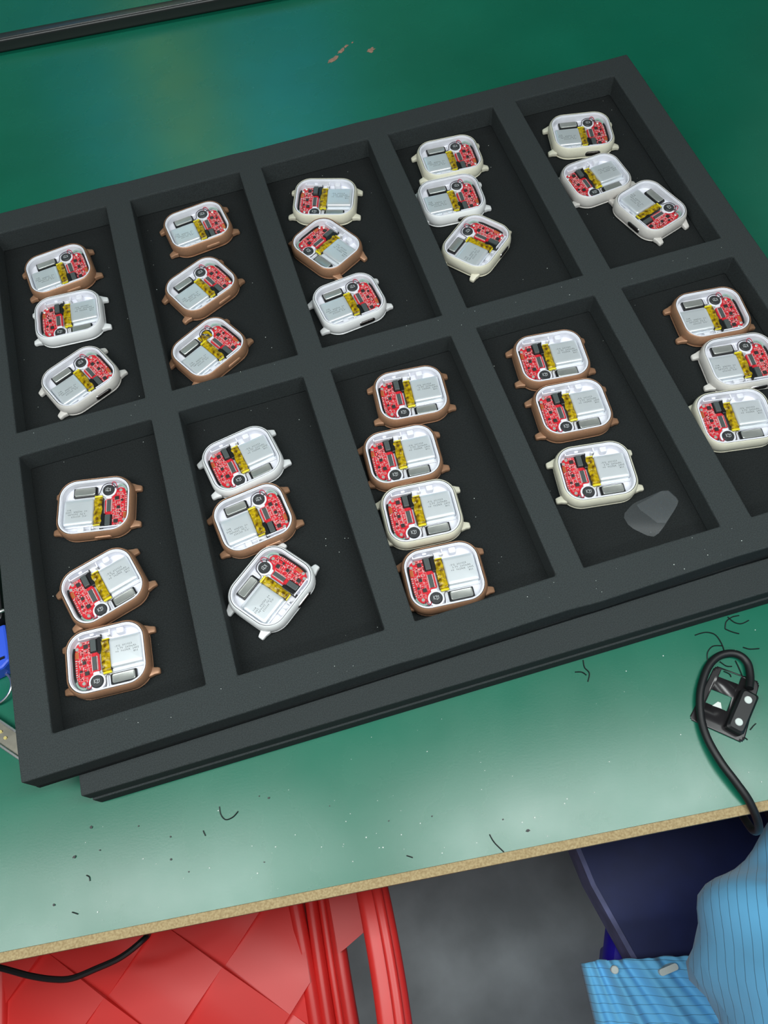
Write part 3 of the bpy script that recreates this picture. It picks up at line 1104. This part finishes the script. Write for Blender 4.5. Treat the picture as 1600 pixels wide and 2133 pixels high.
for (x, y, r) in ((-0.014, -0.3948, .0012), (-0.0038, -0.3832, .0008), (-0.001, -0.3955, .0007), (-0.0269, -0.4138, .0009), (0.0878, -0.3968, .0008), (0.0832, -0.3944, .0005), (0.0333, -0.4106, .0006),
                  (0.0409, -0.4189, .0004), (0.0784, -0.4258, .0006), (0.1657, -0.4303, .0005), (0.2096, -0.451, .0012), (0.1995, -0.4424, .0005), (0.144, -0.4259, .0004), (0.02, -0.39, .0005), (0.117, -0.41, .0004), (0.035, -0.4, .0005)):
    speck(x, y, Zm + 0.0001, r)
tag(obj('dark_crumbs', bm, MT['gum']), 'dark crumbs and grit scattered along the mat front', 'dust', kind='stuff')

# ------------------------------------------------------------------ small tools at the left edge of the bench
t = thing('tool_holder', 'bright blue plastic clamp with a slot at the left edge of the tray', 'clamp', (-0.050, -0.276, TT))
bm = bmesh.new()
prism(bm, [(-0.03, 0.0085), (0.0185, 0.0125), (0.0195, -0.0095), (0.0150, -0.0130), (-0.03, -0.0200)], 0.0, 0.013)
add_bevel(obj('clamp_body', bm, MT['bright_blue'], t), 0.0015)
bm = bmesh.new()
tube(bm, [(0.0105, -0.0088, 0.0131), (0.0135, -0.0076, 0.0131), (0.0165, -0.0072, 0.0131)], 0.0008, 6, 3)
obj('slot', bm, MT['black'], t)
t = thing('tool_case', 'black round-cornered tool case behind the blue clamp', 'case', (-0.060, -0.238, TT))
bm = bmesh.new()
box(bm, -0.04, 0.0285, -0.0235, 0.036, 0, 0.014, bev=0.004)
obj('case_body', bm, MT['black'], t, True)
bm = bmesh.new()
tube(bm, [(0.012, -0.0185, 0.0135), (0.022, -0.0188, 0.0145), (0.0285, -0.0172, 0.0125)], 0.0011, 8, 4)
obj('chrome_ring', bm, MT['silver'], t, True)
bm = bmesh.new()
n = 40
ring = [(-0.0448 + 0.0098 * math.cos(2 * math.pi * k / n), -0.2955 + 0.0090 * math.sin(2 * math.pi * k / n), TT + 0.0012 + 0.0016 * (1 + math.cos(2 * math.pi * k / n))) for k in range(n + 1)]
tube(bm, ring, 0.0007, 8, 1)
tag(obj('wire_ring', bm, MT['silver'], None, True), 'thin silver wire ring peeking out left of the tray', 'ring')
t = thing('metal_ruler', 'short steel strip with pale dots for yellow glints at the lower left tray edge', 'ruler', (-0.045, -0.320, TT), math.radians(-47))
bm = bmesh.new()
box(bm, -0.045, 0.024, -0.0046, 0.0046, 0.0, 0.0035, bev=0.0005)
obj('strip', bm, MT['steel'], t)
for s in (-1, 1):
    bm = bmesh.new()
    box(bm, -0.045, 0.024, s * 0.0050 - 0.0007, s * 0.0050 + 0.0007, 0.0005, 0.005, bev=0.0003)
    obj('side_rim', bm, MT['silver'], t)
for k in range(5):
    bm = bmesh.new()
    disc(bm, -0.012 + k * 0.0045, 0.0006 * (1 if k % 2 else -1), 0.0009, 0.0034, 0.0042, 10)  # dots standing in for yellow lights mirrored in the steel
    obj('glint_dot', bm, MT['glint_yellow'], t)

# ------------------------------------------------------------------ red plastic chair pushed under the bench
ch = thing('plastic_chair', 'red plastic armchair with a diamond-quilted seat under the bench front', 'chair', (-0.107, -0.47, 0), math.radians(-4))
SW, SD = 0.140, 0.175      # half width, half depth of the seat
bm = bmesh.new()


cc = 0.098
for ip in range(-6, 7):
    for iq in range(-6, 7):
        par = (ip + iq) % 2

        def dia(p, q, par=par):
            x, y = (p + q) * cc / 2 / 0.92 - 0.042, (p - q) * cc / 2 + 0.008
            fp, fq = p - ip, q - iq
            h = 0.0085 * (fp if par else fq)
            return (x, y, 0.414 + h - 0.003 * math.cos(fp * 2 * math.pi) * 0.2)
        N_ = 6
        vv = [[bm.verts.new(dia(ip + i_ / N_, iq + j_ / N_)) for i_ in range(N_ + 1)] for j_ in range(N_ + 1)]
        for j_ in range(N_):
            for i_ in range(N_):
                bm.faces.new((vv[j_][i_], vv[j_][i_ + 1], vv[j_ + 1][i_ + 1], vv[j_ + 1][i_]))
        # riser below each diamond so that the steps are closed
        edge = [vv[0][i_] for i_ in range(N_ + 1)] + [vv[j_][N_] for j_ in range(1, N_ + 1)] + [vv[N_][i_] for i_ in range(N_ - 1, -1, -1)] + [vv[j_][0] for j_ in range(N_ - 1, 0, -1)]
        lowv = [bm.verts.new((e_.co.x, e_.co.y, 0.404)) for e_ in edge]
        for k in range(len(edge)):
            bm.faces.new((edge[k], edge[(k + 1) % len(edge)], lowv[(k + 1) % len(edge)], lowv[k]))
for co_, no_ in (((SW, 0, 0), (1, 0, 0.0)), ((-SW, 0, 0), (-1, 0, 0)), ((0, SD, 0), (0, 1, 0)), ((0, -SD, 0), (0, -1, 0))):
    bmesh.ops.bisect_plane(bm, geom=bm.verts[:] + bm.edges[:] + bm.faces[:], plane_co=co_, plane_no=no_, clear_outer=True)
o = obj('seat', bm, MT['red_plastic'], ch, True, 25)
bm = bmesh.new()
box(bm, -SW, SW, -SD, SD, 0.396, 0.4038)
obj('seat_pan', bm, MT['red_plastic'], ch)
bm = bmesh.new()
RIM = [(SW - 0.004 if p[0] > 0 else -SW + 0.004, p[1]) for p in ((1, SD), (1, 0.06), (1, -0.06), (1, -SD))]
tube(bm, [(-SW + 0.004, -SD, 0.414), (-SW + 0.002, 0, 0.414), (-SW + 0.012, SD * 0.9, 0.412), (-SW + 0.04, SD, 0.41), (SW - 0.04, SD, 0.41), (SW - 0.012, SD * 0.9, 0.412), (SW - 0.002, 0, 0.414), (SW - 0.004, -SD, 0.414)], 0.007, 10, 8)
obj('seat_rim', bm, MT['red_plastic'], ch, True)
for s in (-1, 1):
    # rolled side channel beside the seat
    for k, (dx, dz, r) in enumerate(((0.010, -0.012, 0.006), (0.020, -0.016, 0.005), (0.030, -0.008, 0.0065))):
        bm = bmesh.new()
        tube(bm, [(s * (SW + dx + 0.012), 0.205, 0.37 + dz), (s * (SW + dx + 0.004), 0.12, 0.415 + dz), (s * (SW + dx), 0.0, 0.425 + dz), (s * (SW + dx - 0.002), -0.12, 0.43 + dz), (s * (SW + dx - 0.004), -0.19, 0.45 + dz)], r, 10, 6)
        obj('side_roll', bm, MT['red_plastic'], ch, True)
    bm = bmesh.new()
    box(bm, min(s * SW * 0.97, s * (SW + 0.033)), max(s * SW * 0.97, s * (SW + 0.033)), -0.19, 0.20, 0.392, 0.404)
    obj('side_web', bm, MT['red_plastic'], ch)
    # flat armrest with a wide top and a forward stem
    bm = bmesh.new()
    rings = []
    path = [(0.056, 0.16, 0.30, 0.020), (0.064, 0.115, 0.42, 0.020), (0.072, 0.085, 0.515, 0.019), (0.077, 0.045, 0.550, 0.017), (0.0765, -0.02, 0.558, 0.0165), (0.072, -0.08, 0.562, 0.0165), (0.064, -0.15, 0.568, 0.018), (0.056, -0.20, 0.575, 0.02)]
    C = catmull([Vector((s * (SW + p[0]), p[1], p[2])) for p in path], 6)
    for i, c in enumerate(C):
        t_ = (C[min(i + 1, len(C) - 1)] - C[max(i - 1, 0)]).normalized()
        sx = Vector((1, 0, 0))
        up = sx.cross(t_).normalized()
        hw = 0.0125
        rings.append([tuple(c + sx * p[0] + up * p[1]) for p in rrect(hw, 0.007, 0.006, 3)])
    loft(bm, rings)
    obj('armrest', bm, MT['red_plastic'], ch, True, 50)
    bm = bmesh.new()
    rings = []
    for i, c in enumerate(C):
        rings.append([tuple(c + Vector((s * 0.004, 0, 0)) + Vector((p[0], 0, 0.008 + p[1]))) for p in rrect(0.004, 0.003, 0.0028, 3)])
    loft(bm, rings[8:])
    obj('arm_ridge', bm, MT['red_plastic'], ch, True, 50)
    # web that closes the gap at the front of the arm
    bm = bmesh.new()
    prism(bm, [(s * (SW + 0.03), -0.004), (s * (SW + 0.036), -0.002), (s * (SW + 0.066), 0.012), (s * (SW + 0.070), 0.03), (s * (SW + 0.07), 0.20), (s * (SW + 0.03), 0.20)], 0.425, 0.433)
    obj('front_web', bm, MT['red_plastic'], ch)
    for y0, y1 in ((0.16, 0.19), (-0.17, -0.20)):
        bm = bmesh.new()
        tube(bm, [(s * (SW + 0.03), y0, 0.40), (s * (SW + 0.045), (y0 + y1) / 2, 0.2), (s * (SW + 0.06), y1, 0.0)], 0.021, 10, 4)
        obj('leg', bm, MT['red_plastic'], ch, True)
bm = bmesh.new()


def backfn(u, v):
    s = 2 * u - 1
    return ((SW + 0.055) * s * (1 - 0.1 * v), -0.20 - 0.05 * v - 0.03 * (1 - s * s), 0.42 + 0.36 * v - 0.05 * v * s * s)


grid(bm, 20, 16, backfn)
o = obj('backrest', bm, MT['red_plastic'], ch, True)
sd = o.modifiers.new('thickness', 'SOLIDIFY')
sd.thickness = 0.006

# thin black cable hanging over the chair
bm = bmesh.new()
CP = [(-0.2445, -0.398), (-0.2045, -0.4081), (-0.1897, -0.4146), (-0.1679, -0.4268), (-0.1496, -0.435), (-0.1348, -0.4388), (-0.1154, -0.4378), (-0.0957, -0.4358), (-0.0792, -0.4302), (-0.0703, -0.424), (-0.0607, -0.4144), (-0.05, -0.39), (-0.045, -0.34)]
tube(bm, [(p[0], p[1], 0.52 + (0.05 if i == 0 else 0) + max(0, i - 9) * 0.06) for i, p in enumerate(CP)], 0.0024, 8, 5)
tag(obj('hanging_cable', bm, MT['gum'], None, True), 'thin black cable drooping under the bench above the red seat', 'cable')

# ------------------------------------------------------------------ blue stool with navy board
st = thing('plastic_stool', 'wide bright blue plastic stool under the navy board', 'stool', (0.4330, -0.7655, 0), math.radians(59.5))
bm = bmesh.new()
loft(bm, [[(p[0], p[1], z) for p in rrect(0.18 + d_, 0.225 + d_, 0.02, 5)] for d_, z in ((0.0, 0.372), (0.0, 0.394), (-0.005, 0.40))])
obj('seat', bm, MT['blue_plastic'], st, True, 40)
for sx in (-1, 1):
    for sy in (-1, 1):
        bm = bmesh.new()
        loft(bm, [[(sx * c_ + p[0], sy * (c_ + 0.045) + p[1], z) for p in rrect(0.02, 0.02, 0.006, 3)] for c_, z in ((0.09, 0.0), (0.12, 0.373))])
        obj('leg', bm, MT['blue_plastic'], st, True, 40)
nb = thing('navy_board', 'flat navy blue board with a pale worn edge lying on the stool', 'board', (0.45, -0.51, 0.40))
bm = bmesh.new()
NV = [(0.2945, -0.42), (0.2925, -0.470), (0.2935, -0.500), (0.3060, -0.575), (0.3200, -0.650), (0.56, -0.66), (0.57, -0.42)]
prism(bm, [(p[0] - 0.45, p[1] + 0.51) for p in NV], 0.0005, 0.052)
obj('board_top', bm, MT['navy'], nb)
bm = bmesh.new()
E0 = NV[:5]
rings = []
for p in E0:
    rings.append([(p[0] - 0.45 + q[0], p[1] + 0.51, 0.049 + q[1]) for q in ((-0.0020, -0.040), (0.0022, -0.040), (0.0022, 0.0042), (-0.0020, 0.0042))])
loft(bm, rings)
obj('edge_strip', bm, MT['navy_edge'], nb)

# ------------------------------------------------------------------ person seated at the right, only elbow and coat hem in view
def skin_mesh(name, verts, edges, radii, root, material, levels=2):
    me = bpy.data.meshes.new(name)
    me.from_pydata(verts, edges, [])
    o = bpy.data.objects.new(name, me)
    COL.objects.link(o)
    sk = o.modifiers.new('skin', 'SKIN')
    sk.use_smooth_shade = True
    lay = me.skin_vertices[0].data
    for i, r in enumerate(radii):
        lay[i].radius = r if isinstance(r, tuple) else (r, r)
        lay[i].use_root = (i == root)
    sb = o.modifiers.new('sub', 'SUBSURF')
    sb.levels = levels
    sb.render_levels = levels
    bpy.context.view_layer.update()
    dg = bpy.context.evaluated_depsgraph_get()
    nm = bpy.data.meshes.new_from_object(o.evaluated_get(dg))
    bpy.data.objects.remove(o, do_unlink=True)
    nm.name = name
    nm.materials.clear()
    nm.materials.append(material)
    nm.polygons.foreach_set('use_smooth', [True] * len(nm.polygons))
    return nm


def uv_by(me, fn):
    uv = me.uv_layers.new(name='UVMap')
    for lp in me.loops:
        uv.data[lp.index].uv = fn(me.vertices[lp.vertex_index].co)


PX, PY = 0.56, -0.74
person = thing('person', 'person in a light blue pinstriped work coat, elbow bent, right bottom corner', 'person', (PX, PY, 0))
L = lambda x, y, z: (x - PX, y - PY, z)
# body (skin): head, neck, hands, legs as one continuous figure
V = [L(0.56, -0.76, 0.575), L(0.56, -0.755, 0.68), L(0.56, -0.74, 0.86), L(0.555, -0.725, 1.02), L(0.55, -0.715, 1.09), L(0.545, -0.70, 1.16), L(0.54, -0.685, 1.24),
     L(0.46, -0.72, 0.985), L(0.365, -0.582, 0.640), L(0.462, -0.545, 0.628), L(0.52, -0.52, 0.625),
     L(0.68, -0.72, 0.985), L(0.72, -0.62, 0.72), L(0.63, -0.53, 0.68), L(0.585, -0.50, 0.67),
     L(0.49, -0.74, 0.575), L(0.485, -0.34, 0.565), L(0.49, -0.32, 0.10), L(0.49, -0.25, 0.04),
     L(0.63, -0.74, 0.575), L(0.64, -0.34, 0.565), L(0.64, -0.32, 0.10), L(0.64, -0.25, 0.04)]
Ed = [(0, 1), (1, 2), (2, 3), (3, 4), (4, 5), (5, 6), (3, 7), (7, 8), (8, 9), (9, 10), (3, 11), (11, 12), (12, 13), (13, 14), (0, 15), (15, 16), (16, 17), (17, 18), (0, 19), (19, 20), (20, 21), (21, 22)]
Rd = [(0.15, 0.11), (0.125, 0.095), (0.14, 0.10), (0.12, 0.085), 0.052, 0.07, 0.085, 0.056, 0.036, 0.032, 0.026, 0.056, 0.036, 0.032, 0.026, 0.085, 0.062, 0.042, 0.035, 0.085, 0.062, 0.042, 0.035]
me = skin_mesh('body', V, Ed, Rd, 0, MT['skin'])
me.materials.append(MT['trouser'])
for p in me.polygons:
    if p.center.z < 0.66 and not (p.center.z > 0.585 and 0.12 < p.center.y < 0.30):
        p.material_index = 1
body = link('body', me, person)
# hands with five fingers each
for (wx, wy, wz, dx, dy) in ((0.52, -0.52, 0.625, 0.9, 0.35), (0.585, -0.50, 0.67, -0.75, 0.5)):
    dv = Vector((dx, dy, 0)).normalized()
    nv = Vector((-dv.y, dv.x, 0))
    w = Vector(L(wx, wy, wz))
    HV = [w, w + dv * 0.035, w + dv * 0.07]
    HE = [(0, 1), (1, 2)]
    HR_ = [(0.024, 0.018), (0.034, 0.016), (0.036, 0.013)]
    for k, (of, ln) in enumerate(((-0.03, 0.058), (-0.010, 0.07), (0.010, 0.066), (0.029, 0.05))):
        b0 = len(HV)
        HV += [w + dv * 0.075 + nv * of, w + dv * (0.08 + ln * 0.5) + nv * of * 1.1 + Vector((0, 0, 0.004)), w + dv * (0.08 + ln) + nv * of * 1.1 - Vector((0, 0, 0.014))]
        HE += [(2, b0), (b0, b0 + 1), (b0 + 1, b0 + 2)]
        HR_ += [0.009, 0.0085, 0.007]
    b0 = len(HV)
    HV += [w + dv * 0.04 - nv * 0.04, w + dv * 0.07 - nv * 0.056]
    HE += [(1, b0), (b0, b0 + 1)]
    HR_ += [0.011, 0.0085]
    link('hand', skin_mesh('hand', [tuple(v_) for v_ in HV], HE, HR_, 0, MT['skin']), person)
# head details
hc_ = Vector(L(0.54, -0.685, 1.24))
bm = bmesh.new()
bmesh.ops.create_uvsphere(bm, u_segments=24, v_segments=16, radius=0.105)
for v_ in bm.verts:
    v_.co.x *= 0.86
    if v_.co.y > 0.02 and v_.co.z < 0.03:
        v_.co.y = 0.02
    v_.co.z = max(v_.co.z, -0.06) * 1.05
bmesh.ops.translate(bm, vec=hc_ + Vector((0, -0.012, 0.022)), verts=bm.verts)
obj('hair', bm, MT['hair'], person, True, 80)
for s in (-1, 1):
    bm = bmesh.new()
    bmesh.ops.create_uvsphere(bm, u_segments=10, v_segments=8, radius=0.011)
    bmesh.ops.translate(bm, vec=hc_ + Vector((s * 0.032, 0.078, -0.012)), verts=bm.verts)
    obj('eye', bm, MT['hair'], person, True, 80)
    bm = bmesh.new()
    bmesh.ops.create_uvsphere(bm, u_segments=10, v_segments=8, radius=0.028)
    bmesh.ops.scale(bm, vec=(0.35, 0.7, 1.1), verts=bm.verts)
    bmesh.ops.translate(bm, vec=hc_ + Vector((s * 0.088, 0.0, -0.02)), verts=bm.verts)
    obj('ear', bm, MT['skin'], person, True, 80)
bm = bmesh.new()
loft(bm, [[tuple(hc_ + Vector((p[0], y, -0.035 + z + p[1]))) for p in rrect(a_, b_, min(a_, b_) * 0.8, 3)] for a_, b_, y, z in ((0.008, 0.006, 0.078, 0.03), (0.012, 0.010, 0.095, 0.006), (0.013, 0.008, 0.088, -0.006))])
obj('nose', bm, MT['skin'], person, True, 80)
bm = bmesh.new()
tube(bm, [tuple(hc_ + Vector(p)) for p in ((-0.024, 0.072, -0.068), (0, 0.082, -0.066), (0.024, 0.072, -0.068))], 0.005, 8, 4)
obj('mouth', bm, MT['red_wire'], person, True, 80)
# coat: torso with both sleeves
CV = [L(0.56, -0.765, 0.60), L(0.56, -0.75, 0.70), L(0.56, -0.74, 0.86), L(0.555, -0.727, 1.00), L(0.552, -0.72, 1.045),
      L(0.46, -0.72, 0.985), L(0.425, -0.655, 0.80), L(0.338, -0.572, 0.634), L(0.395, -0.550, 0.624), L(0.450, -0.533, 0.624), L(0.49, -0.520, 0.626),
      L(0.68, -0.72, 0.985), L(0.705, -0.66, 0.84), L(0.72, -0.62, 0.71), L(0.63, -0.53, 0.68)]
CE = [(0, 1), (1, 2), (2, 3), (3, 4), (3, 5), (5, 6), (6, 7), (7, 8), (8, 9), (9, 10), (3, 11), (11, 12), (12, 13), (13, 14)]
CR = [(0.185, 0.15), (0.165, 0.125), (0.165, 0.12), (0.135, 0.095), 0.062, 0.075, 0.071, 0.070, 0.062, 0.056, 0.050, 0.072, 0.066, 0.06, 0.052]
me = skin_mesh('coat', CV, CE, CR, 0, MT['cloth'], 3)
_b = bmesh.new()
_b.from_mesh(me)
for _k in range(3):
    bmesh.ops.smooth_vert(_b, verts=_b.verts, factor=0.5, use_axis_x=True, use_axis_y=True, use_axis_z=True)
_b.to_mesh(me)
_b.free()
for v_ in me.vertices:
    c = v_.co
    n_ = noise.noise(Vector((c.x * 13, c.y * 22, c.z * 13))) * 0.008 + math.sin(c.x * 40 + c.y * 130 + 2.0 * noise.noise(c * 7)) * 0.0045
    v_.co = c + v_.normal * n_
uv_by(me, lambda c: (c.x * 0.90 - c.y * 0.30 + c.z * 0.45, c.z))
link('coat', me, person)
# coat skirt spread over the lap, its hem corner pointing at the bench
hem = [(0.2544, -0.5484), (0.2684, -0.5492), (0.2868, -0.5541), (0.3127, -0.5602), (0.3386, -0.5663), (0.3972, -0.5813), (0.52, -0.60)]
bm = bmesh.new()


def skirt(u, v):
    k = u * (len(hem) - 1)
    i = min(int(k), len(hem) - 2)
    a_ = Vector(hem[i]).lerp(Vector(hem[i + 1]), k - i)
    b_ = Vector((0.2340 + 0.30 * u, -0.70 - 0.05 * u))
    p = a_.lerp(b_, v)
    fold = 0.007 * math.sin(u * 34 + 2.0 * v) + 0.004 * math.sin(u * 71 - 3 * v)
    z = 0.497 + fold * (0.55 + 0.45 * v) - 0.012 * (1 - min(1, u * 9)) + 0.02 * u
    return (p.x - PX, p.y - PY, z)


grid(bm, 90, 36, skirt)
me = mesh_from(bm, 'coat_skirt', MT['cloth'], True)
uv_by(me, lambda c: (c.y * 0.95 + c.x * 0.29, c.z))
sk = link('coat_skirt', me, person)
sd = sk.modifiers.new('thickness', 'SOLIDIFY')
sd.thickness = 0.0016
bm = bmesh.new()
disc(bm, 0.2754 - PX, -0.5576 - PY, 0.0030, 0.4965, 0.5095, 16, 0.0006)
obj('button', bm, MT['tag'], sk, True)
tg = bmesh.new()
prism(tg, [(p[0] * math.cos(0.05) - p[1] * math.sin(0.05) + 0.3145 - PX, p[0] * math.sin(0.05) + p[1] * math.cos(0.05) - 0.5690 - PY) for p in rrect(0.0078, 0.0024, 0.002, 3)], 0.4990, 0.5125)
obj('cloth_tag', tg, MT['tag'], sk)

# ceiling light housings that carry the lamps, the added aisle fill among them
for i, (p, sx, sy, w) in enumerate(LAMPS):
    t = thing('hanging_lamp', ('slim lamp hanging above the front left of the bench', 'slim lamp hanging above the front right of the bench', 'slim lamp hanging far to the right of the bench', 'added fill lamp over the aisle in front of the bench')[i], 'lamp', (p[0], p[1], p[2]), math.radians(-6), 'lamps over the line')
    bm = bmesh.new()
    box(bm, -sx / 2 - 0.03, sx / 2 + 0.03, -sy / 2 - 0.02, sy / 2 + 0.02, 0.01, 0.07, bev=0.008)
    obj('housing', bm, MT['lamp_body'], t)
